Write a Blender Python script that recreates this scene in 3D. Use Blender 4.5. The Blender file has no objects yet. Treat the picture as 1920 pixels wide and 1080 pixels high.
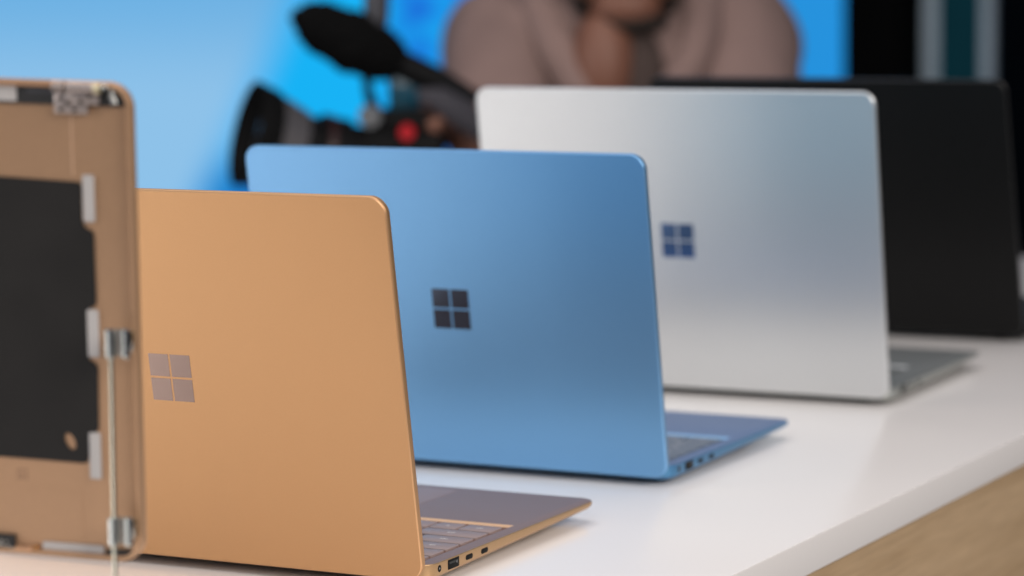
import bpy, bmesh, math, random
from mathutils import Vector, Matrix, noise
R = math.radians
PI = math.pi
random.seed(7)
sc = bpy.context.scene
col = sc.collection

# ------------------------------------------------------------------ camera
YAW, PITCH, ROLL = R(26.901), R(6.4615), R(-0.571)
CAM = Vector((0.75385, -1.37504, 0.345686))
fw = Vector((-math.sin(YAW)*math.cos(PITCH), math.cos(YAW)*math.cos(PITCH), -math.sin(PITCH)))
rr = Vector((math.cos(YAW), math.sin(YAW), 0)); uu = rr.cross(fw)
r2 = rr*math.cos(ROLL) + uu*math.sin(ROLL); u2 = -rr*math.sin(ROLL) + uu*math.cos(ROLL)
cd = bpy.data.cameras.new('camera'); cam = bpy.data.objects.new('camera', cd); col.objects.link(cam)
M = Matrix((r2, u2, -fw)).transposed().to_4x4(); M.translation = CAM
cam.matrix_world = M
cd.sensor_width = 36; cd.lens = 5443.35/1920*36
cd.clip_start = 0.05; cd.clip_end = 200
cd.dof.use_dof = True; cd.dof.focus_distance = 1.60; cd.dof.aperture_fstop = 6.0
sc.camera = cam

# ------------------------------------------------------------------ world, lamps, exposure
w = bpy.data.worlds.new('World'); sc.world = w; w.use_nodes = True
w.node_tree.nodes['Background'].inputs[0].default_value = (0.38, 0.58, 1.0, 1)
w.node_tree.nodes['Background'].inputs[1].default_value = 0.17
sc.view_settings.view_transform = 'Standard'; sc.view_settings.look = 'None'
sc.view_settings.exposure = 0; sc.view_settings.gamma = 1; sc.view_settings.use_curve_mapping = False
sc.cycles.use_denoising = True
sc.cycles.max_bounces = 8
sc.cycles.sample_clamp_indirect = 6

def area(name, loc, target, sx, sy, power, color):
    l = bpy.data.lights.new(name, 'AREA'); l.shape = 'RECTANGLE'; l.size = sx; l.size_y = sy
    l.energy = power; l.color = color
    o = bpy.data.objects.new(name, l); col.objects.link(o); o.location = loc
    o.rotation_euler = (Vector(target)-Vector(loc)).to_track_quat('-Z', 'Y').to_euler()
    return o
area('ceiling_lamp', (-0.4, 0.3, 2.6), (-0.4, 0.3, 0), 2.6, 2.2, 50, (1.0, 0.92, 0.86))
area('left_fill', (-3.0, -2.5, 0.9), (-0.3, 0.3, 0.1), 2.0, 1.6, 72, (1.0, 0.96, 0.93))  # added fill with no visible source, for pale reflections on the lids
area('front_fill', (1.0, -3.6, 1.9), (-0.1, 0.2, 0.1), 2.2, 1.4, 42, (1.0, 0.93, 0.87))  # added fill behind the camera, brightens whatever faces it
area('right_fill', (2.6, -0.8, 1.5), (0, 0.5, 0.0), 1.6, 1.4, 88, (1.0, 0.92, 0.84))  # added fill from out of view, lifts table edge and oak side

# ------------------------------------------------------------------ helpers
def srgb(h):
    h = h.lstrip('#'); v = [int(h[i:i+2], 16)/255 for i in (0, 2, 4)]
    return tuple((c/12.92 if c <= .04045 else ((c+.055)/1.055)**2.4) for c in v) + (1,)

def mat(name, color, rough=.5, metal=0., spec=.5, noise_scale=0, noise_amt=0., bump=0., coat=0., rough_var=0., emit=None, estr=0.):
    m = bpy.data.materials.new(name); m.use_nodes = True; nt = m.node_tree
    b = nt.nodes['Principled BSDF']
    c = srgb(color) if isinstance(color, str) else tuple(color)+(1,) if len(color) == 3 else color
    b.inputs['Base Color'].default_value = c
    b.inputs['Roughness'].default_value = rough; b.inputs['Metallic'].default_value = metal
    b.inputs['Specular IOR Level'].default_value = spec; b.inputs['Coat Weight'].default_value = coat
    if noise_scale:
        tc = nt.nodes.new('ShaderNodeTexCoord'); n = nt.nodes.new('ShaderNodeTexNoise')
        n.inputs['Scale'].default_value = noise_scale; n.inputs['Detail'].default_value = 6
        nt.links.new(tc.outputs['Object'], n.inputs['Vector'])
        if noise_amt:
            mx = nt.nodes.new('ShaderNodeMix'); mx.data_type = 'RGBA'
            mx.inputs['A'].default_value = tuple(x*(1-noise_amt) for x in c[:3])+(1,)
            mx.inputs['B'].default_value = tuple(min(1, x*(1+noise_amt)) for x in c[:3])+(1,)
            nt.links.new(n.outputs['Fac'], mx.inputs['Factor']); nt.links.new(mx.outputs['Result'], b.inputs['Base Color'])
        if rough_var:
            mr = nt.nodes.new('ShaderNodeMapRange'); mr.inputs['To Min'].default_value = rough-rough_var; mr.inputs['To Max'].default_value = rough+rough_var
            nt.links.new(n.outputs['Fac'], mr.inputs['Value']); nt.links.new(mr.outputs['Result'], b.inputs['Roughness'])
        if bump:
            bp = nt.nodes.new('ShaderNodeBump'); bp.inputs['Strength'].default_value = bump; bp.inputs['Distance'].default_value = .001
            nt.links.new(n.outputs['Fac'], bp.inputs['Height']); nt.links.new(bp.outputs['Normal'], b.inputs['Normal'])
    if emit is not None:
        b.inputs['Emission Color'].default_value = srgb(emit) if isinstance(emit, str) else tuple(emit)+(1,)
        b.inputs['Emission Strength'].default_value = estr
    return m

def link(name, bm, m, parent=None, smooth=True, angle=35, mw=None, recalc=True):
    if recalc: bmesh.ops.recalc_face_normals(bm, faces=bm.faces)
    me = bpy.data.meshes.new(name); bm.to_mesh(me); bm.free()
    for mm in (m if isinstance(m, (list, tuple)) else [m]): me.materials.append(mm)
    if smooth:
        me.shade_smooth()
        me.set_sharp_from_angle(angle=R(angle))
    o = bpy.data.objects.new(name, me); col.objects.link(o)
    if parent: o.parent = parent
    if mw is not None: o.matrix_local = mw
    return o

def tag(o, label=None, cat=None, group=None, kind=None):
    if label: o['label'] = label
    if cat: o['category'] = cat
    if group: o['group'] = group
    if kind: o['kind'] = kind
    return o

def empty(name, mw):
    o = bpy.data.objects.new(name, None); col.objects.link(o); o.matrix_world = mw; o.empty_display_size = .05
    return o

def rrect(w, h, r, n=8, x0=0., y0=0., inset=0.):
    """closed rounded rectangle, origin corner x0,y0, counter-clockwise"""
    x0 += inset; y0 += inset; w -= 2*inset; h -= 2*inset; r = max(r-inset, .0003)
    pts = []
    for cx, cy, a in ((x0+w-r, y0+h-r, 0), (x0+r, y0+h-r, 90), (x0+r, y0+r, 180), (x0+w-r, y0+r, 270)):
        for i in range(n+1):
            t = R(a+90*i/n); pts.append((cx+r*math.cos(t), cy+r*math.sin(t)))
    return pts

def rings(bm, rs, cap0=True, cap1=True):
    """rs: list of rings of 3D points"""
    vs = [[bm.verts.new(p) for p in ring] for ring in rs]
    n = len(vs[0])
    for a, b in zip(vs, vs[1:]):
        for i in range(n):
            bm.faces.new((a[i], a[(i+1) % n], b[(i+1) % n], b[i]))
    if cap0: bm.faces.new(vs[0][::-1])
    if cap1: bm.faces.new(vs[-1])
    return vs

def box(bm, x0, x1, y0, y1, z0, z1, bev=0., seg=2):
    b2 = bmesh.new()
    v = [b2.verts.new((x, y, z)) for x in (x0, x1) for y in (y0, y1) for z in (z0, z1)]
    for f in ((0,1,3,2),(4,6,7,5),(0,4,5,1),(2,3,7,6),(0,2,6,4),(1,5,7,3)): b2.faces.new([v[i] for i in f])
    if bev: bmesh.ops.bevel(b2, geom=b2.edges[:], offset=bev, segments=seg, profile=.5, affect='EDGES')
    me = bpy.data.meshes.new('t'); b2.to_mesh(me); b2.free(); bm.from_mesh(me); bpy.data.meshes.remove(me)
    return bm

def tube(bm, pts, rads, n=16, cap=True):
    pts = [Vector(p) for p in pts]
    if not isinstance(rads, (list, tuple)): rads = [rads]*len(pts)
    rs = []; prev = None
    for i, p in enumerate(pts):
        t = (pts[min(i+1, len(pts)-1)]-pts[max(i-1, 0)]).normalized()
        if prev is None:
            a = t.cross(Vector((0, 0, 1)));
            if a.length < .05: a = t.cross(Vector((1, 0, 0)))
            a.normalize()
        else:
            a = (prev - t*prev.dot(t)).normalized()
        prev = a; b = t.cross(a)
        rs.append([p+(a*math.cos(2*PI*k/n)+b*math.sin(2*PI*k/n))*rads[i] for k in range(n)])
    rings(bm, rs, cap, cap)
    return bm

def ball(bm, c, r, sx=1, sy=1, sz=1, rot=None, sub=3):
    mtx = Matrix.Translation(c) @ (rot.to_4x4() if rot else Matrix()) @ Matrix.Diagonal((r*sx, r*sy, r*sz, 1))
    bmesh.ops.create_icosphere(bm, subdivisions=sub, radius=1, matrix=mtx)
    return bm

def text_mesh(s, size, mtx, depth=.00004):
    cu = bpy.data.curves.new('t', 'FONT'); cu.body = s; cu.size = size; cu.align_x = 'CENTER'; cu.align_y = 'CENTER'; cu.extrude = depth/2
    o = bpy.data.objects.new('t', cu); me = bpy.data.meshes.new_from_object(o)
    me.transform(mtx); bpy.data.objects.remove(o); bpy.data.curves.remove(cu)
    return me

# ------------------------------------------------------------------ setting: floor, back wall
M_floor = mat('floor_carpet', (.05, .05, .055), .9, noise_scale=40, noise_amt=.3)
bm = bmesh.new(); box(bm, -14, 10, -7, 6.2, -0.95, -0.90)
tag(link('floor', bm, M_floor), kind='structure')
bm = bmesh.new(); box(bm, -14, 10, 6.0, 6.2, -0.90, 3.4)
tag(link('wall_back', bm, mat('dark_wall', (.003, .003, .003), .9, spec=.05, noise_scale=6, noise_amt=.3)), kind='structure')

# ------------------------------------------------------------------ LED screen
def screen_mat():
    m = bpy.data.materials.new('screen_picture'); m.use_nodes = True; nt = m.node_tree; N = nt.nodes; L = nt.links
    b = N['Principled BSDF']; b.inputs['Base Color'].default_value = (.01, .01, .01, 1); b.inputs['Roughness'].default_value = .5
    tc = N.new('ShaderNodeTexCoord'); sp = N.new('ShaderNodeSeparateXYZ'); L.new(tc.outputs['Object'], sp.inputs[0])
    def math_(op, a, b_=None, c=None):
        n = N.new('ShaderNodeMath'); n.operation = op
        for i, v in enumerate((a, b_, c)):
            if v is None: continue
            if isinstance(v, (int, float)): n.inputs[i].default_value = v
            else: L.new(v, n.inputs[i])
        return n.outputs[0]
    def ramp(fac, a, b_, e0, e1):
        mr = N.new('ShaderNodeMapRange'); mr.interpolation_type = 'SMOOTHSTEP'
        mr.inputs['From Min'].default_value = e0; mr.inputs['From Max'].default_value = e1; L.new(fac, mr.inputs['Value'])
        mx = N.new('ShaderNodeMix'); mx.data_type = 'RGBA'; L.new(mr.outputs[0], mx.inputs['Factor'])
        for k, v in (('A', a), ('B', b_)):
            if isinstance(v, tuple): mx.inputs[k].default_value = v
            else: L.new(v, mx.inputs[k])
        return mx.outputs['Result']
    ns = N.new('ShaderNodeTexNoise'); ns.inputs['Scale'].default_value = 8; ns.inputs['Detail'].default_value = 1; L.new(tc.outputs['Object'], ns.inputs['Vector'])
    X, Z = sp.outputs[0], sp.outputs[2]
    # pale swoosh on the left, brighter low down
    pale = ramp(Z, srgb('#8fc4ec'), srgb('#6db3e6'), -.05, .30)
    deep = ramp(ns.outputs['Fac'], srgb('#00a0f0'), srgb('#046cdc'), .38, .56)
    vivid = ramp(X, srgb('#00b4f8'), deep, -3.02, -2.86)
    vivid = ramp(X, vivid, srgb('#0090de'), -2.4, -1.95)
    d = math_('SUBTRACT', X, math_('MULTIPLY', Z, .53))      # slanted edge of the swoosh
    img = ramp(d, pale, vivid, SX0, SX1)
    lo = ramp(Z, srgb('#0a78c8'), img, -.26, -.10)
    img = ramp(d, img, lo, SX0, SX1)
    L.new(img, b.inputs['Emission Color']); b.inputs['Emission Strength'].default_value = .96
    return m
SX0, SX1 = -3.50, -3.27
bm = bmesh.new(); box(bm, -9.0, -1.70, 5.25, 5.33, -0.70, 2.8)
led = tag(link('led_wall', bm, screen_mat()), 'huge glowing blue video wall with a pale blue swoosh behind the camera operator', 'video wall')
bm = bmesh.new()
for a, b_, c, d in ((-9.03, -1.697, 2.8, 2.84), (-9.03, -1.697, -.74, -.70)): box(bm, a, b_, 5.24, 5.35, c, d)
link('frame', bm, mat('black_frame', (.01, .01, .01), .5), led)
bm = bmesh.new(); box(bm, -8.9, -1.8, 5.30, 5.7, -0.90, -0.74)
link('plinth', bm, mat('black_plinth', (.01, .01, .01), .6), led)

# columns at the right
bm = bmesh.new(); box(bm, -1.695, -1.553, 5.22, 5.42, -0.9, 3.0, .004)
tag(link('black_column', bm, mat('column_black', (.002, .002, .002), .8, spec=.05, noise_scale=5, noise_amt=.2)), 'plain black column standing at the right edge of the blue video wall', 'column')
pc = tag(empty('teal_column', Matrix.Translation((-1.45, 5.36, -0.9))), 'dark teal panel column with pale grey metal edge strips, right of the black column', 'column')
bm = bmesh.new(); box(bm, -.045, .060, -.02, .004, 0, 3.9); link('panel', bm, mat('teal_panel', (.003, .055, .075), .7, spec=.1, noise_scale=4, noise_amt=.2), pc)
M_strip = mat('pale_strip', (.38, .47, .53), .5, noise_scale=2.2, noise_amt=.5)
for a, b_ in ((-.084, -.0455), (.0605, .089)):
    bm = bmesh.new(); box(bm, a, b_, -.026, .004, 0, 3.9, .002); link('edge_strip', bm, M_strip, pc)

# armchair glimpsed at far right
ac = tag(empty('armchair', Matrix.Translation((-.70, 4.02, -.9)) @ Matrix.Rotation(R(20), 4, 'Z')), 'pale armchair with a brown wooden rail, half hidden behind the black laptop', 'armchair')
bm = bmesh.new(); box(bm, -.045, .55, .25, .37, .38, .80, .03, 4); link('backrest', bm, mat('grey_blue_fabric', (.22, .24, .33), .9, noise_scale=80, noise_amt=.2), ac)
bm = bmesh.new(); box(bm, -.035, .53, .02, .24, .43, .66, .04, 4); link('cushion', bm, mat('white_fabric', (.62, .57, .54), .9, noise_scale=80, noise_amt=.15), ac)
bm = bmesh.new(); box(bm, -.05, .56, -.20, .37, .385, .415, .006); link('wood_rail', bm, mat('brown_wood', (.12, .06, .03), .5, noise_scale=12, noise_amt=.3), ac)
bm = bmesh.new(); box(bm, -.035, .54, -.20, .24, .30, .38, .02, 3); link('seat_box', bm, mat('grey_fabric', (.35, .35, .36), .9, noise_scale=80, noise_amt=.2), ac)
for x in (-.02, .53):
    for y in (-.17, .34):
        bm = bmesh.new(); tube(bm, [(x, y, 0), (x, y, .39)], [.012, .018], 10); link('leg', bm, bpy.data.materials['brown_wood'], ac)

# ------------------------------------------------------------------ table
def wood_mat():
    m = bpy.data.materials.new('oak_veneer'); m.use_nodes = True; nt = m.node_tree; N = nt.nodes; L = nt.links; b = N['Principled BSDF']
    tc = N.new('ShaderNodeTexCoord'); mp = N.new('ShaderNodeMapping'); mp.inputs['Scale'].default_value = (3, 1.6, 26); L.new(tc.outputs['Object'], mp.inputs[0])
    n1 = N.new('ShaderNodeTexNoise'); n1.inputs['Scale'].default_value = 2.2; n1.inputs['Detail'].default_value = 9; n1.inputs['Distortion'].default_value = .8; L.new(mp.outputs[0], n1.inputs['Vector'])
    n2 = N.new('ShaderNodeTexNoise'); n2.inputs['Scale'].default_value = 14; n2.inputs['Detail'].default_value = 4; L.new(mp.outputs[0], n2.inputs['Vector'])
    r_ = N.new('ShaderNodeValToRGB'); L.new(n1.outputs['Fac'], r_.inputs[0])
    r_.color_ramp.elements[0].position = .3; r_.color_ramp.elements[0].color = (.49, .335, .19, 1)
    r_.color_ramp.elements[1].position = .7; r_.color_ramp.elements[1].color = (.63, .45, .275, 1)
    mx = N.new('ShaderNodeMix'); mx.data_type = 'RGBA'; mx.blend_type = 'MULTIPLY'; mx.inputs['Factor'].default_value = .35
    L.new(r_.outputs[0], mx.inputs['A']); L.new(n2.outputs['Fac'], mx.inputs['B']); L.new(mx.outputs['Result'], b.inputs['Base Color'])
    b.inputs['Roughness'].default_value = .55
    return m
TE = lambda y, d=0: .1352 + .0141*y - d       # slightly turned table edge
tb = tag(empty('display_table', Matrix.Translation((0, 0, -.9))), 'long white topped display table with oak side the laptops stand on', 'table')
M_top = mat('white_laminate', (.74, .715, .70), .22, spec=.5, noise_scale=300, noise_amt=.01, rough_var=.02)
bm = bmesh.new()
zt, zb, bv = .9, .9-.0218, .0012
def ring_t(z, ins):
    return [Vector((x, y, z)) for x, y in ((-1.25+ins, -.95+ins), (TE(-.95)-ins, -.95+ins), (TE(1.85)-ins, 1.85-ins), (-1.25+ins, 1.85-ins))]
rings(bm, [ring_t(zb, 0), ring_t(zt-bv, 0), ring_t(zt-bv*.3, bv*.3), ring_t(zt, bv)])
link('table_top', bm, M_top, tb)
bm = bmesh.new()
def ring_w(z, d): return [Vector((x, y, z)) for x, y in ((-1.25+d, -.95+d), (TE(-.95, d), -.95+d), (TE(1.85, d), 1.85-d), (-1.25+d, 1.85-d))]
rings(bm, [ring_w(.06, .003), ring_w(zb-.0004, .003)])
link('side_panel', bm, wood_mat(), tb)
bm = bmesh.new(); rings(bm, [ring_w(0, .05), ring_w(.06, .05)]); link('plinth', bm, mat('black_kick', (.01, .01, .01), .6), tb)

# ------------------------------------------------------------------ laptops
M_glass = mat('lit_display', (.006, .007, .012), .1, spec=.6, emit=(.03, .35, .60), estr=.66)
M_port = mat('port_dark', (.003, .003, .003), .5, spec=.15)
M_steel = mat('port_steel', (.45, .45, .45), .3, metal=1)
M_foot = mat('rubber', (.02, .02, .02), .8)

def slabXZ(w, h, r, prof, x0, z0):
    """profile rings (inset, y) of a slab standing in the XZ plane"""
    bm = bmesh.new()
    rs = [[Vector((x, y, z)) for x, z in rrect(w, h, r, 10, x0, z0, ins)] for ins, y in prof]
    rings(bm, rs); return bm

ROWS = [[1]*14+[.5+1], [1]*13+[1.5]+[0], [1.5]+[1]*12+[1], [1.75]+[1]*11+[1.75], [2.25]+[1]*10+[2.25], [1.25, 1, 1, 1.25, 5, 1, 1, 1, 1, 1]]
LEG = [['esc','F1','F2','F3','F4','F5','F6','F7','F8','F9','F10','F11','F12','ins','del'], list('`1234567890-=')+['bksp'],
       ['tab']+list('QWERTYUIOP[]')+['\\'], ['caps']+list("ASDFGHJKL;'")+['enter'], ['shift']+list('ZXCVBNM,./')+['shift'], ['ctrl','fn','','alt','','alt','','<','^','>']]

def make_laptop(L, W, H, D, s, em_c, lid_c, deck_c, key_c, well_c, label, rough, metal, name='laptop', em_rough=.12, side_c=None):
    x, y, rot, lean = L
    root = tag(empty(name, Matrix.Translation((x, y, 0)) @ Matrix.Rotation(R(rot), 4, 'Z')), label, 'laptop', 'open laptops in a row on the white table')
    nm = label.split()[0]
    lidm = mat(nm+'_anodised', lid_c, rough, metal=metal, noise_scale=900, noise_amt=.035, rough_var=.03, bump=.02)
    deckm = mat(nm+'_deck', deck_c, .48, metal=.2, spec=.22, noise_scale=700, noise_amt=.03)
    sidem = mat(nm+'_side', side_c or lid_c, .36, metal=.75, noise_scale=700, noise_amt=.03)
    # --- lid: back face plane goes through (0,0,.006), leaning by `lean`
    LM = Matrix.Translation((0, 0, .006)) @ Matrix.Rotation(R(lean), 4, 'X')
    t = .0050
    bm = slabXZ(W, H, .0105, [(.00085, 0), (.00022, .00050), (0, .0011), (.0004, t-.0006), (.0007, t-.0001), (.0011, t)], -W, 0)
    for f in bm.faces:
        c0 = f.calc_center_median()
        if .0001 < c0.y < .00045: f.material_index = 1
    chm = mat(nm+'_chamfer', tuple(min(.95, c*1.25+.04) for c in (srgb(lid_c) if isinstance(lid_c, str) else lid_c)[:3]), .38, metal=metal)
    if nm == 'matte':
        for mm in (lidm, deckm, sidem): mm.node_tree.nodes['Principled BSDF'].inputs['Specular IOR Level'].default_value = .22
    lid = link('lid', bm, [lidm, chm], root, angle=20, mw=LM)
    bm = slabXZ(W-.002, H-.004, .009, [(0, t-.0002), (0, t+.0005), (.0003, t+.0007)], -W+.001, .0025)
    bez = link('bezel', bm, mat(nm+'_bezel', (.01, .01, .011), .15), lid)
    bm = slabXZ(W-.014, H-.024, .004, [(0, t+.0006), (0, t+.0009)], -W+.007, .014)
    link('display', bm, M_glass, bez)
    bm = bmesh.new(); tube(bm, [(-W/2, t+.0006, H-.0055), (-W/2, t+.0010, H-.0055)], .0018, 14); link('webcam', bm, M_port, bez)
    # four square emblem
    bm = bmesh.new(); g = s*.022; q = s/2-g
    for i in (-1, 1):
        for j in (-1, 1):
            cx, cz = -W/2+i*(g+q/2), H/2+j*(g+q/2)
            box(bm, cx-q/2, cx+q/2, -.00012, .0002, cz-q/2, cz+q/2)
    link('emblem', bm, mat(nm+'_emblem', em_c, em_rough, metal=1.0, noise_scale=60, noise_amt=.03), lid, smooth=False)
    # --- hinge barrel
    bm = bmesh.new(); tube(bm, [(-W+.035, .0078, .0088), (-.035, .0078, .0088)], .0042, 18)
    link('hinge', bm, mat(nm+'_hinge', tuple(c*.35 for c in (srgb(lid_c) if isinstance(lid_c, str) else lid_c)[:3]), .4, metal=.6), root)
    # --- base: rounded outline, wedge underside, keyboard well
    y0 = .0052
    def out(ins, zf):
        return [Vector((px, py, zf(py))) for px, py in rrect(W, D-y0, .0115, 10, -W, y0, ins)]
    zlow = lambda k: (lambda py: k + .0050*max(0, (py-y0)/(D-y0)))
    rs = [out(.016, zlow(.0022)), out(.008, zlow(.0028)), out(.0025, zlow(.0042)), out(.0004, zlow(.0060)), out(0, zlow(.0068)),
          out(0, lambda p: .0132), out(.00015, lambda p: .01345), out(.0005, lambda p: .0136)]
    bm = bmesh.new(); vs = rings(bm, rs, True, False)
    topr = vs[-1]
    kx0, kx1, ky0, ky1 = -W+.0095+(W-.2996)/2, -.0095-(W-.2996)/2, .0165, .1292
    wz = .0126
    inner = [bm.verts.new((a, b_, .0136)) for a, b_ in ((kx0, ky0), (kx1, ky0), (kx1, ky1), (kx0, ky1))]
    ie = [bm.edges.new((inner[i], inner[(i+1) % 4])) for i in range(4)]
    oe = [bm.edges.get((topr[i], topr[(i+1) % len(topr)])) for i in range(len(topr))]
    res = bmesh.ops.triangle_fill(bm, edges=ie+oe, use_beauty=True)
    for f in res['geom']:
        if isinstance(f, bmesh.types.BMFace): f.material_index = 1
    fl = [bm.verts.new((a, b_, wz)) for a, b_ in ((kx0+.0004, ky0+.0004), (kx1-.0004, ky0+.0004), (kx1-.0004, ky1-.0030), (kx0+.0004, ky1-.0030))]
    for i in range(4):
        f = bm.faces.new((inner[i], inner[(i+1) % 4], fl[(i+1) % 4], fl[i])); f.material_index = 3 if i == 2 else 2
    f = bm.faces.new(fl); f.material_index = 2
    wellm = mat(nm+'_well', well_c, .6, metal=.3)
    highlightm = mat(nm+'_step_highlight', tuple(min(.9, c*1.15+.03) for c in (srgb(lid_c) if isinstance(lid_c, str) else lid_c)[:3]), .45, metal=.2)  # lighter colour paints in the highlight on the well's front wall
    body = link('body', bm, [sidem, deckm, wellm, highlightm], root, angle=30)
    # touchpad
    bm = bmesh.new(); tw, th = .113*W/.2996, .078
    rings(bm, [[Vector((a, b_, z)) for a, b_ in rrect(tw, th, .003, 5, -W/2-tw/2, .1385, i)] for i, z in ((0, .0135), (0, .01368), (.0003, .01375))])
    link('touchpad', bm, mat(nm+'_pad', tuple(min(1, c*1.25) for c in deck_c[:3]), .42, metal=.2, spec=.25), body)
    # keys
    keym = mat(nm+'_key', key_c, .5, spec=.3, noise_scale=500, noise_amt=.03)
    kbw = kx1-kx0-.0036; ya = .0180; hts = [.0125]+[.0181]*5
    legm = mat(nm+'_legend', (.75, .72, .70), .5)
    lb = bmesh.new()
    yy = ya
    for row, leg, h in zip(ROWS, LEG, hts):
        row = [k for k in row if k]
        u = kbw/sum(row); xx = kx1-.0018
        for i, k in enumerate(row):
            kw = k*u
            bm = bmesh.new(); g = .00095
            rings(bm, [[Vector((a, b_, z)) for a, b_ in rrect(kw-2*g, h-2*g, .0016, 3, xx-kw+g, yy+g, ins)] for ins, z in ((0, wz-.0001), (0, .01365), (.00035, .0139))])
            link('key', bm, keym, body, angle=40)
            if i < len(leg) and leg[i]:
                me = text_mesh(leg[i], .0042 if len(leg[i]) == 1 else .0031, Matrix.Translation((xx-kw/2, yy+h/2, .01394)) @ Matrix.Rotation(PI, 4, 'Z'))
                lb.from_mesh(me); bpy.data.meshes.remove(me)
            xx -= kw
        yy += h
    link('key_legends', lb, legm, body, smooth=False)
    # ports on the side at x = 0
    zc = .0100
    def port(nm_, yc, pw, ph, r):
        bm = bmesh.new()
        rings(bm, [[Vector((xx, a, b_)) for a, b_ in rrect(pw, ph, r, 6, yc-pw/2, zc-ph/2, ins)] for ins, xx in ((0, -.003), (0, .00006), (.0002, .0001))])
        return link(nm_, bm, M_port, body)
    p = port('audio_jack', .0185, .0040, .0040, .0020)
    bm = bmesh.new(); tube(bm, [(-.0003, .0185, zc), (.00016, .0185, zc)], .0006, 10); link('contact', bm, M_steel, p)
    p = port('usb_port', .0350, .0135, .0056, .0006)
    bm = bmesh.new(); box(bm, -.0003, .00018, .0300, .0400, zc+.0002, zc+.0014); link('tongue', bm, mat(nm+'_tongue', (.010, .012, .012), .4), p)
    bm = bmesh.new(); box(bm, -.0003, .00022, .0385, .0392, zc-.0004, zc+.0010); link('contact', bm, M_steel, p)
    port('usb_c_port', .0540, .0086, .0030, .0014)
    port('usb_c_port', .0728, .0086, .0030, .0014)
    for fx in (-.03, -W+.03):
        for fy in (.03, D-.03):
            bm = bmesh.new(); tube(bm, [(fx, fy, 0), (fx, fy, .0045+.004*fy/D)], .006, 14); link('foot', bm, M_foot, body)
    return root

S = .0275
make_laptop((0, 0, 0, 9.89),   .2996, .2183, .2255, S, (.34, .25, .215), (.60, .345, .168), (.215, .155, .145), (.27, .205, .195), (.16, .07, .035),
            'sand gold laptop in sharp focus, nearest of the row, ports on its side', .45, .80, side_c=(.52, .33, .17))
make_laptop((-.00475, .34295, -.15, 9.42), .2996, .2183, .2225, S, (.09, .11, .15), (.185, .40, .665), (.11, .17, .31), (.12, .15, .20), (.06, .10, .17),
            'bright blue laptop between the gold one and the silver one', .37, .85, side_c=(.09, .26, .47))
make_laptop((.01245, .72502, .49, 8.83), .3357, .2410, .2400, S, (.20, .31, .50), (.63, .64, .64), (.16, .17, .17), (.12, .13, .13), (.05, .05, .05),
            'silver laptop with a dark keyboard deck behind the blue one', .34, .85, side_c=(.40, .42, .40))
make_laptop((-.00163, 1.12518, 1.17, 16.33), .3357, .2410, .2400, S, (.02, .02, .02), (.005, .005, .005), (.006, .006, .006), (.01, .01, .01), (.01, .01, .01),
            'matte black laptop farthest back, mostly hidden by the silver one', .42, .3)

# ------------------------------------------------------------------ opened lid shell on a rod stand
SM = Matrix.Translation((.022, -.3027, .0764)) @ Matrix.Rotation(R(12.0787), 4, 'Z') @ Matrix.Rotation(R(4.7904), 4, 'X') @ Matrix.Rotation(R(1.775), 4, 'Y')
sh = tag(empty('laptop_shell', SM), 'empty gold laptop lid shell standing upright, inside showing, black sheet and hinge', 'laptop shell')
M_in = mat('shell_inside', (.47, .285, .165), .38, metal=.55, noise_scale=500, noise_amt=.05, rough_var=.04)
M_black = mat('black_tape', (.012, .012, .012), .55, noise_scale=30, noise_amt=.3)
M_graph = mat('graphite_sheet', (.013, .012, .011), .5, spec=.25, noise_scale=28, noise_amt=.35, rough_var=.08)
M_tape = mat('grey_foam_tape', (.42, .40, .385), .7, noise_scale=60, noise_amt=.06)
M_hinge = mat('hinge_metal', (.42, .36, .33), .4, metal=.85, noise_scale=90, noise_amt=.12)
M_silver = mat('bright_metal', (.72, .76, .73), .2, metal=1)
W, H, fy = .301, .218, .0034
bm = slabXZ(W, H, .0115, [(.0006, .0056), (.0001, .0050), (0, .0042), (0, .0008), (.0004, .0001), (.0009, 0), (.0019, 0), (.0023, .0003), (.0026, fy-.0008), (.0034, fy)], -W, 0)
link('shell', bm, M_in, sh, angle=30)
def poly(name, pts, m, y=fy-.0003, th=.0004, hole=None, parent=None, r=0):
    bm = bmesh.new()
    P = [Vector((a/1000, y, b/1000)) for a, b in pts]
    vs = [bm.verts.new(p) for p in P]; es = [bm.edges.new((vs[i], vs[(i+1) % len(vs)])) for i in range(len(vs))]
    if hole:
        hv = [bm.verts.new(Vector((a/1000, y, b/1000))) for a, b in hole]; es += [bm.edges.new((hv[i], hv[(i+1) % len(hv)])) for i in range(len(hv))]
    f = bmesh.ops.triangle_fill(bm, edges=es, use_beauty=True)
    ext = bmesh.ops.extrude_face_region(bm, geom=[g for g in bm.faces])
    for v in ext['geom']:
        if isinstance(v, bmesh.types.BMVert): v.co.y -= th
    return link(name, bm, m, parent or sh, angle=30)
def rp(x0, x1, z0, z1, r=.6): return rrect(x1-x0, z1-z0, r, 3, x0, z0)
ov = []
for k in range(20):
    t = 2*PI*k/20; a, b_ = 2.3*math.cos(t), 4.1*math.sin(t); an = R(24)
    ov.append((-34.8+a*math.cos(an)-b_*math.sin(an), 54.0+a*math.sin(an)+b_*math.cos(an)))
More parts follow.
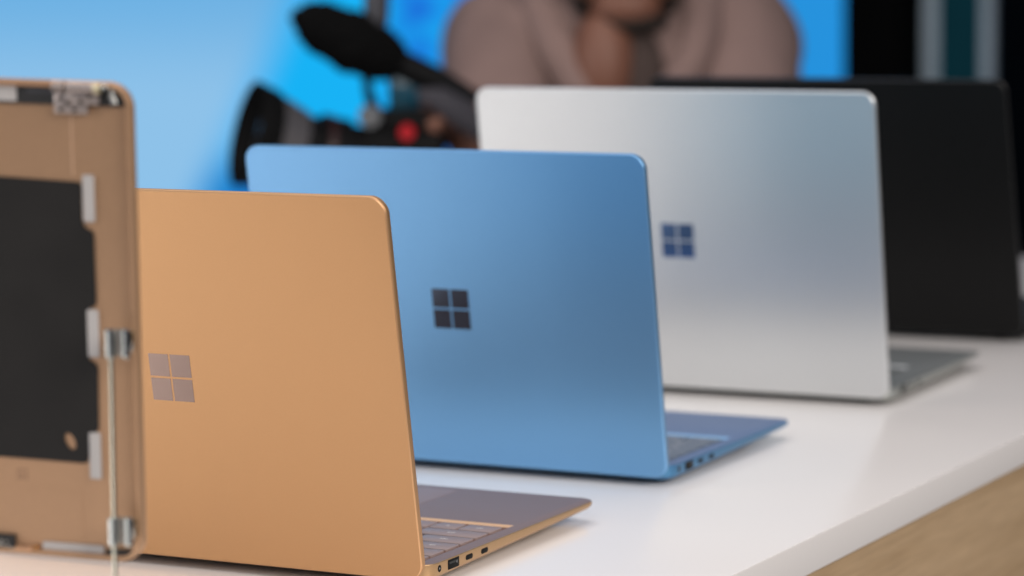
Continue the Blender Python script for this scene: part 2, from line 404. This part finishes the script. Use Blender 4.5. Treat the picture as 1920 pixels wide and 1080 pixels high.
sheet = [(-272, 173.8), (-60, 173.8), (-28, 172.9), (-26.4, 172.4), (-25.6, 171), (-25.9, 156), (-25.2, 153.5), (-24.2, 152.4), (-21.6, 151.2), (-20.7, 150.3), (-20.4, 148.5), (-20.2, 119),
         (-20.8, 117.2), (-22, 116.4), (-24.2, 115.6), (-24.9, 114), (-24.6, 94), (-24.2, 92.4), (-22.6, 91.3), (-21, 90.3), (-20.4, 88.5), (-20.8, 61.5), (-21.3, 59.8), (-22.5, 59), (-24.8, 58.6),
         (-25.4, 57.6), (-26.1, 47), (-26.6, 45), (-28, 44.2), (-60, 44.6), (-272, 45.5)]
poly('graphite_sheet', sheet, M_graph, hole=ov)
for x0, x1, z0, z1 in ((-24.8, -19.6, 155.3, 176.2), (-24.6, -19.3, 93.8, 115.4), (-25.4, -20.1, 37.5, 58.8)):
    poly('foam_tape', rp(x0, x1, z0, z1), M_tape, th=.0009)
poly('foam_tape', rp(-49.8, -20.0, 1.9, 6.0), M_tape, th=.0009)
poly('foam_tape', rp(-150, -54.7, 208.2, 215.7), M_tape, y=fy-.0012, th=.0007)
poly('antenna_strip', [(-296, 215.6), (-8, 215.6), (-5, 213.8), (-3.4, 211), (-3.2, 208.6), (-5, 207.2), (-296, 207.6)], M_black, th=.0011)
poly('top_lip', rp(-290, -37.4, 215.4, 217.9, .3), mat('lip_gold', (.62, .36, .21), .35, metal=.6), y=.0012, th=.0016)
poly('cable', rp(-49.5, -36.5, 212.0, 213.9, .4), mat('dark_cable', (.05, .05, .055), .4), y=fy-.0014, th=.0008)
# hinge
hg = empty('hinge', Matrix()); hg.parent = sh
def hpart(name, bm, m): return link(name, bm, m, hg, angle=30)
holes = [(-33.3, 210.2), (-29.9, 208.4), (-23.6, 209.2), (-33.2, 205.4), (-26.8, 205.4)]
bm = bmesh.new(); box(bm, -.0365, -.0205, .0006, .0018, .2035, .2125, .0005)
hpart('bracket', bm, M_hinge)
bm = bmesh.new(); box(bm, -.0300, -.0150, .0002, .0016, .2080, .2155, .0005)
hpart('bracket', bm, M_hinge)
for i, (a, b_) in enumerate(holes+[(-19.4, 211.6)]):
    bm = bmesh.new(); yq = .0005 if i < 5 and i not in (1, 2) else .0001
    tube(bm, [(a/1000, yq+.0006, b_/1000), (a/1000, yq-.0002, b_/1000)], [.0015, .0013], 14); s_ = hpart('screw', bm, mat('screw_ring', (.30, .25, .22), .4, metal=.7) if i == 0 else bpy.data.materials['screw_ring'])
    bm = bmesh.new(); tube(bm, [(a/1000, yq, b_/1000), (a/1000, yq-.00035, b_/1000)], .0007, 10); link('screw_recess', bm, M_port, hg)
for a, b_, r_ in ((-.0365, -.0345, .0020), (-.0338, -.0312, .0024), (-.0300, -.0165, .0023)):
    bm = bmesh.new(); tube(bm, [(a, -.0006, .2155), (a+.0003, -.0006, .2155), (b_-.0003, -.0006, .2155), (b_, -.0006, .2155)], [r_*.85, r_, r_, r_*.85], 20); hpart('barrel', bm, M_hinge)
bm = bmesh.new(); tube(bm, [(-.0163, -.0006, .2150), (-.0140, -.0006, .2153)], [.0026, .0020], 16); hpart('end_cap', bm, mat('brass_cap', (.62, .56, .38), .3, metal=.8))
bm = bmesh.new(); tube(bm, [(-.0135, -.0002, .2162), (-.0112, .0004, .2155)], [.0012, .0007], 12); hpart('pin', bm, M_silver)
# corner antenna piece
bm = bmesh.new(); tube(bm, [(-.0092, .0012, .2150), (-.0090, .0010, .2115), (-.0078, .0010, .2085)], [.0008, .0012, .0015], 12); link('antenna_clip', bm, mat('antenna_metal', (.30, .30, .29), .35, metal=.8), sh)
bm = bmesh.new(); box(bm, -.0070, -.0048, .0008, .0016, .2095, .2130, .0004); link('antenna_clip', bm, M_foot, sh)
# bottom details
poly('connector_block', rp(-80, -63.2, 1.3, 8.2, .4), M_black, y=fy-.0004, th=.0022)
bm = bmesh.new()
for k in range(26):
    a = -79+random.random()*14.5; b_ = 2.0+random.random()*3.6
    box(bm, a/1000, (a+random.uniform(.3, .9))/1000, -.0, .0009, b_/1000, (b_+random.uniform(.3, .8))/1000)
link('connector_pins', bm, mat('pale_pins', (.5, .47, .42), .5), sh, smooth=False)
bm = bmesh.new(); box(bm, -.0630, -.0545, -.0002, .0020, .0012, .0032, .0006); link('clip', bm, bpy.data.materials['lip_gold'], sh)
bm = bmesh.new(); box(bm, -.0543, -.0515, .0006, .0026, .0016, .0040, .0005); link('clip', bm, mat('amber_clip', (.30, .13, .03), .4), sh)
poly('corner_pad', [(-20.4, 1.4), (-7, 1.4), (-4.6, 2.6), (-3.6, 5.0), (-17.4, 5.0), (-18.6, 4.0)], M_black, y=fy-.0006, th=.0012)
# embossed seams and stamped mark on the floor of the shell
bm = bmesh.new(); box(bm, -.0299, -.0295, fy-.00015, fy+.0002, .176, .2030)
link('seam', bm, mat('seam_gold', (.75, .50, .34), .4, metal=.2), sh)
bm = bmesh.new(); box(bm, -.27, -.0297, fy-.0001, fy+.0002, .0309, .0311); box(bm, -.0299, -.0297, fy-.0001, fy+.0002, .008, .0309)
link('seam', bm, M_in, sh)
bm = bmesh.new()
for a0, a1, b0, b1 in ((-61.5, -56.6, 38.9, 39.5), (-61.5, -60.9, 34, 39), (-57.2, -56.6, 34, 39), (-59.9, -59.3, 34.6, 38.2), (-59.1, -57.9, 36.5, 37.0), (-59.1, -58.6, 34.2, 36.5)):
    box(bm, a0/1000, a1/1000, fy-.00006, fy+.0002, b0/1000, b1/1000)
link('stamped_mark', bm, mat('stamp', (.25, .14, .08), .5), sh, smooth=False)

# stand
st = tag(empty('rod_stand', SM @ Matrix.Translation((-.0095, -.009, 0))), 'thin steel rod with two metal clamps gripping the edge of the open shell', 'stand')
bm = bmesh.new(); tube(bm, [(-.0010, -.001, -.0755), (.0012, -.001, .1085)], .00105, 14); link('rod', bm, mat('rod_steel', (.80, .80, .66), .22, metal=1), st)
for z0 in (.0108, .0970):
    c_ = empty('clamp', Matrix()); c_.parent = st
    o = -.0006 if z0 < .05 else .0006
    bm = bmesh.new(); tube(bm, [(o, -.001, z0), (o, -.001, z0+.0005), (o, -.001, z0+.0125), (o, -.001, z0+.013)], [.0018, .0022, .0022, .0018], 20); link('collar', bm, M_silver, c_)
    bm = bmesh.new(); box(bm, o+.0012, o+.0068, .0004, .0022, z0+.0003, z0+.0127, .0004); link('plate', bm, mat('clamp_plate', (.34, .31, .28), .4, metal=.8), c_)
    bm = bmesh.new(); tube(bm, [(o+.0068, .0005, z0), (o+.0068, .0005, z0+.0005), (o+.0068, .0005, z0+.0125), (o+.0068, .0005, z0+.013)], [.0014, .0018, .0018, .0014], 20); link('jaw', bm, M_silver, c_)
    bm = bmesh.new(); box(bm, o+.0050, o+.0078, .0008, .0094, z0+.002, z0+.011, .0003); link('hook', bm, M_silver, c_)
fp = SM @ Matrix.Translation((-.0095, -.009, 0)) @ Vector((-.0010, -.001, -.0740)); inv = st.matrix_world.inverted()
FP = [Vector((fp.x, fp.y, z)) for z in (.0, .0008, .0032, .0040)]
bm = bmesh.new(); tube(bm, [p for p in FP], [.0215, .022, .022, .021], 40); bm.transform(inv)
foot = link('stand_foot', bm, M_silver, st)

# ------------------------------------------------------------------ camera operator
VIEW = Matrix.Rotation(YAW, 4, 'Z')
def skin(name, joints, edges, m, parent, root=0, sub=2, disp=0., dscale=8):
    me = bpy.data.meshes.new(name); me.from_pydata([j[0] for j in joints], edges, [])
    o = bpy.data.objects.new(name, me); col.objects.link(o)
    o.modifiers.new('skin', 'SKIN').use_smooth_shade = True
    for i, j in enumerate(joints):
        v = me.skin_vertices[0].data[i]; rr_ = j[1]; v.radius = rr_ if isinstance(rr_, tuple) else (rr_, rr_); v.use_root = (i == root)
    s_ = o.modifiers.new('sub', 'SUBSURF'); s_.levels = sub; s_.render_levels = sub
    dg = bpy.context.evaluated_depsgraph_get(); dg.update()
    m2 = bpy.data.meshes.new_from_object(o.evaluated_get(dg)); m2.name = name
    if disp:
        for v in m2.vertices: v.co += v.normal*disp*noise.noise(v.co*dscale)
    m2.materials.clear(); m2.materials.append(m); m2.shade_smooth()
    o.modifiers.clear(); o.data = m2; bpy.data.meshes.remove(me)
    o.parent = parent
    return o
OP = Matrix.Translation((-.822, 2.068, .262)) @ VIEW
op = tag(empty('person', Matrix.Translation((0, 0, 0)) @ OP), 'bearded person in a taupe hoodie bending forward to hold a video camera', 'person')
M_skin = mat('skin', (.17, .070, .042), .55, noise_scale=30, noise_amt=.08)
M_hood = mat('taupe_fleece', (.20, .132, .116), .95, noise_scale=14, noise_amt=.22, bump=.3)
M_hair = mat('dark_hair', (.015, .010, .007), .7, noise_scale=120, noise_amt=.4)
M_trous = mat('dark_trousers', (.02, .02, .028), .9, noise_scale=40, noise_amt=.3)
# body: one continuous surface
J = [((0, .36, -.42), (.13, .10)), ((0, .27, -.27), (.125, .095)), ((0, .17, -.14), (.14, .10)), ((0, .135, -.045), (.07, .065)), ((-.005, .10, .02), (.055, .058)),
     ((0, .09, .10), (.072, .085)), ((0, .10, .175), (.066, .080)),
     ((-.165, .15, -.035), .046), ((-.14, -.09, -.26), .038), ((-.195, -.345, -.135), .027), ((-.21, -.395, -.118), (.034, .022)),
     ((.165, .15, -.035), .046), ((.12, -.10, -.26), .038), ((-.12, -.31, -.235), .027), ((-.17, -.345, -.222), (.034, .022)),
     ((-.10, .36, -.46), .085), ((-.16, .06, -.70), .058), ((-.17, .33, -1.08), .038), ((-.18, .20, -1.13), .032),
     ((.10, .36, -.46), .085), ((.16, .06, -.70), .058), ((.17, .33, -1.08), .038), ((.18, .20, -1.13), .032)]
E_ = [(0,1),(1,2),(2,3),(3,4),(4,5),(5,6),(2,7),(7,8),(8,9),(9,10),(2,11),(11,12),(12,13),(13,14),(0,15),(15,16),(16,17),(17,18),(0,19),(19,20),(20,21),(21,22)]
body = skin('body', J, E_, M_skin, op)
# fingers, ears and nose merged into the same body mesh
bm = bmesh.new(); bm.from_mesh(body.data)
def hand(palm, d, up, side, curl=1):
    palm, d, up, side = Vector(palm), Vector(d).normalized(), Vector(up).normalized(), Vector(side).normalized()
    for k, (o_, ln) in enumerate(((-.026, .062), (-.009, .072), (.009, .068), (.025, .052))):
        a = palm + side*o_ + d*.01; b_ = a + d*ln*.5 + up*.004; c_ = b_ + d*ln*.25 - up*ln*.35; e = c_ - d*.012 - up*ln*.28
        tube(bm, [a, b_, c_, e], [.0095, .0088, .0080, .0062], 10); ball(bm, e, .0064, sub=2)
    a = palm - side*.03 - d*.02; b_ = a - side*.022 + d*.02 - up*.012; c_ = b_ + d*.028 - up*.014
    tube(bm, [a, b_, c_], [.0115, .010, .0075], 10); ball(bm, c_, .0077, sub=2)
hand((-.212, -.40, -.112), (-.75, -.45, .35), (.2, .2, .9), (.45, -.85, .1))
hand((-.172, -.35, -.222), (-.9, -.4, .1), (0, -.1, 1), (.3, -.9, 0))
tube(bm, [(0, .005, .125), (0, -.018, .083), (0, .0, .075)], [.010, .017, .012], 12)      # nose
for s_ in (-1, 1):
    ball(bm, (s_*.077, .10, .10), .03, .3, .65, 1)
    ball(bm, (s_*.045, .02, .06), .035, 1, .6, .8)
ball(bm, (0, .03, .022), .05, .95, .75, .62)                                         # jaw and chin
bm.to_mesh(body.data); bm.free(); body.data.shade_smooth()
bm = bmesh.new()
for s_ in (-1, 1): ball(bm, (s_*.032, .026, .108), .0115, sub=2)
eyes = link('eyes', bm, mat('eye', (.30, .27, .25), .3), op)
bm = bmesh.new()
for s_ in (-1, 1): ball(bm, (s_*.032, .0170, .1065), .0050, 1, .6, 1, sub=2)
link('irises', bm, mat('iris', (.02, .012, .008), .2), eyes)
bm = bmesh.new()
for s_ in (-1, 1): tube(bm, [(s_*.016, .010, .125), (s_*.032, .006, .129), (s_*.048, .018, .124)], [.003, .004, .002], 8)
link('eyebrows', bm, M_hair, op)
bm = bmesh.new(); tube(bm, [(-.025, .001, .049), (-.008, -.008, .052), (.008, -.008, .052), (.025, .001, .049)], [.003, .007, .007, .003], 10); link('mouth', bm, mat('lips', (.22, .07, .05), .5), op)
bm = bmesh.new(); ball(bm, (0, .045, .003), .056, 1.02, .80, .42)
for s_ in (-1, 1): ball(bm, (s_*.055, .055, .05), .03, .65, 1.1, 1.4)
for v in bm.verts: v.co += v.co.normalized()*.002*noise.noise(v.co*150)
link('beard', bm, M_hair, op)
bm = bmesh.new(); ball(bm, (0, .125, .165), .097, .92, 1.02, .85)
for v in bm.verts: v.co += v.co.normalized()*.004*noise.noise(v.co*90)
link('hair', bm, M_hair, op)
# hoodie
JH = [((0, .37, -.44), (.165, .13)), ((0, .27, -.28), (.165, .125)), ((.0, .17, -.14), (.235, .13)), ((0, .15, -.02), (.18, .085)),
      ((-.180, .15, -.045), .101), ((-.15, -.08, -.255), .066), ((-.165, -.18, -.205), .050), ((-.172, -.225, -.185), .044),
      ((.180, .15, -.045), .101), ((.13, -.09, -.26), .066), ((.0, -.20, -.25), .050), ((-.04, -.235, -.245), .044)]
JH += [((-.10, .10, -.075), .088), ((.10, .10, -.075), .088)]
EH = [(0,1),(1,2),(2,3),(2,4),(4,5),(5,6),(6,7),(2,8),(8,9),(9,10),(10,11),(2,12),(2,13)]
skin('hoodie', JH, EH, M_hood, op, sub=3, disp=.010, dscale=11)
bm = bmesh.new()
pts = [(.022, -.012, -.155), (.055, .01, -.105), (.088, .05, -.045), (.105, .11, .02), (.085, .19, .055), (0, .235, .06), (-.085, .19, .055), (-.108, .11, .02), (-.088, .05, -.045), (-.052, .01, -.105), (-.018, -.012, -.155)]
tube(bm, pts, [.016, .022, .030, .042, .05, .055, .05, .042, .030, .022, .016], 16)
bmesh.ops.subdivide_edges(bm, edges=bm.edges[:], cuts=2, use_grid_fill=True, smooth=.5)
for v in bm.verts: v.co += v.normal*.010*noise.noise(v.co*22)
link('hood', bm, M_hood, op, angle=180)
bm = bmesh.new(); ball(bm, (.002, .055, -.075), .06, .95, .75, 1.25); link('neck_scarf', bm, mat('dark_shirt', (.055, .036, .030), .9), op)
bm = bmesh.new(); ball(bm, (-.030, .034, -.055), .050, .85, .9, 1.5)
link('throat', bm, M_skin, op)
for s_ in (-1, 1):
    bm = bmesh.new(); tube(bm, [(s_*.03, -.002, -.12), (s_*.034, -.03, -.17), (s_*.04, -.03, -.27)], .004, 8); link('drawstring', bm, M_hood, op)
JT = [((0, .37, -.42), (.15, .12)), ((-.10, .36, -.47), .105), ((-.16, .06, -.70), .078), ((-.17, .33, -1.08), .062), ((.10, .36, -.47), .105), ((.16, .06, -.70), .078), ((.17, .33, -1.08), .062)]
skin('trousers', JT, [(0,1),(1,2),(2,3),(0,4),(4,5),(5,6)], M_trous, op, disp=.008, dscale=16)
for s_ in (-1, 1):
    bm = bmesh.new(); ball(bm, (s_*.178, .225, -1.118), .06, .8, 2.2, .78)
    for v in bm.verts: v.co.z = max(v.co.z, -1.160)
    link('shoe', bm, mat('shoe', (.03, .03, .03), .6) if s_ < 0 else bpy.data.materials['shoe'], op)

# ------------------------------------------------------------------ video camera
VM = Matrix.Translation((-.8670, 1.5585, .1515)) @ VIEW @ Matrix.Scale(1.047, 4)
vc = tag(empty('video_camera', VM), 'black video camera with fluffy microphone and round lens hood held above the blue laptop', 'video camera')
M_cb = mat('camera_black', (.002, .002, .0022), .6, spec=.12, noise_scale=90, noise_amt=.3)
M_rub = mat('camera_rubber', (.002, .002, .002), .7, spec=.12, noise_scale=200, noise_amt=.3)
bm = bmesh.new(); box(bm, -.055, .040, -.03, .07, -.085, -.002, .008, 3); box(bm, -.050, .030, -.015, .06, -.006, .022, .006, 3); box(bm, .035, .070, -.005, .06, -.085, -.045, .010, 3)
link('camera_body', bm, M_cb, vc)
ax = Vector((-1, -.34, .27)).normalized(); a0 = Vector((-.045, .005, -.040))
def along(t, dz=0): return a0 + ax*t + Vector((0, 0, dz))
bm = bmesh.new(); tube(bm, [along(0), along(.03), along(.031), along(.062), along(.063), along(.095)], [.041, .041, .045, .045, .040, .040], 32); ln = link('lens', bm, M_cb, vc)
bm = bmesh.new(); tube(bm, [along(.052, .0), along(.060, .0)], [.046, .046], 32); link('red_ring', bm, mat('dark_red', (.02, .003, .002), .4), ln)
bm = bmesh.new(); tube(bm, [along(.082, .001), along(.084, .001), along(.116, .004), along(.119, .004)], [.038, .043, .051, .049], 36); link('focus_ring', bm, mat('grey_ring', (.13, .12, .12), .4, metal=.6), ln)
bm = bmesh.new()
prof = [(.112, .050), (.118, .0535), (.140, .0585), (.142, .0585), (.142, .056), (.118, .046)]
tube(bm, [along(t, .005) for t, _ in prof[:4]], [r_ for _, r_ in prof[:4]], 40, cap=False)
tube(bm, [along(t, .005) for t in (.1421, .118)], [.056, .046], 40, cap=False)
link('lens_hood', bm, M_rub, ln)
bm = bmesh.new(); ball(bm, along(.108, .003), .040, .5, 1, 1, Matrix.Rotation(math.atan2(ax.y, ax.x), 3, 'Z')); link('front_glass', bm, mat('lens_glass', (.02, .02, .03), .03, spec=1), ln)
# microphone
p0, p1 = Vector((-.122, .015, .127)), Vector((-.002, .03, .067))
bm = bmesh.new(); rot = (p1-p0).to_track_quat('X', 'Z').to_matrix(); ball(bm, (p0+p1)/2, .5, (p1-p0).length*1.06, .066, .066, rot, sub=5)
for v in bm.verts: v.co += v.normal*.0035*noise.noise(v.co*190) + v.normal*.003*noise.noise(v.co*50)
mic = link('microphone', bm, mat('fur_windscreen', (.002, .002, .002), .95, spec=.1, noise_scale=180, noise_amt=.4), vc)
bm = bmesh.new(); tube(bm, [p1-Vector((.015, 0, -.008)), (.03, .028, .052), (.075, .02, .028)], [.017, .017, .012], 18); link('mic_barrel', bm, M_cb, mic)
bm = bmesh.new(); tube(bm, [(-.046, .025, .076), (-.045, .02, .045), (-.035, .01, .012)], [.006, .0055, .009], 12); link('mic_mount', bm, M_cb, vc)
bm = bmesh.new(); tube(bm, [(-.045, .03, .085), (-.035, .03, .12), (-.031, .03, .19)], [.010, .0145, .0145], 18); box(bm, -.060, -.002, .01, .05, .185, .225, .006); link('top_handle', bm, mat('handle_grey', (.035, .035, .042), .5), vc)
bm = bmesh.new(); box(bm, -.022, .022, .022, .028, .012, .058, .003); link('side_monitor', bm, mat('monitor_teal', (.005, .05, .08), .15), vc)
bm = bmesh.new(); tube(bm, [(-.041, -.012, .016), (-.041, -.024, .016)], [.013, .012], 20); link('dial', bm, mat('grey_dial', (.16, .16, .16), .35, metal=.7), vc)
bm = bmesh.new(); tube(bm, [(0, -.028, -.001), (0, -.042, -.001), (0, -.045, -.001)], [.0085, .0085, .007], 24); link('record_button', bm, mat('tally_red', (.22, .0, .003), .35, emit=(.75, .0, .008), estr=.22), vc)
bm = bmesh.new(); tube(bm, [(.012, -.012, .040), (.035, -.018, .034), (.060, -.01, .018), (.088, .01, -.008)], [.006, .014, .017, .012], 12); link('hand_strap', bm, mat('strap', (.03, .028, .035), .8), vc)
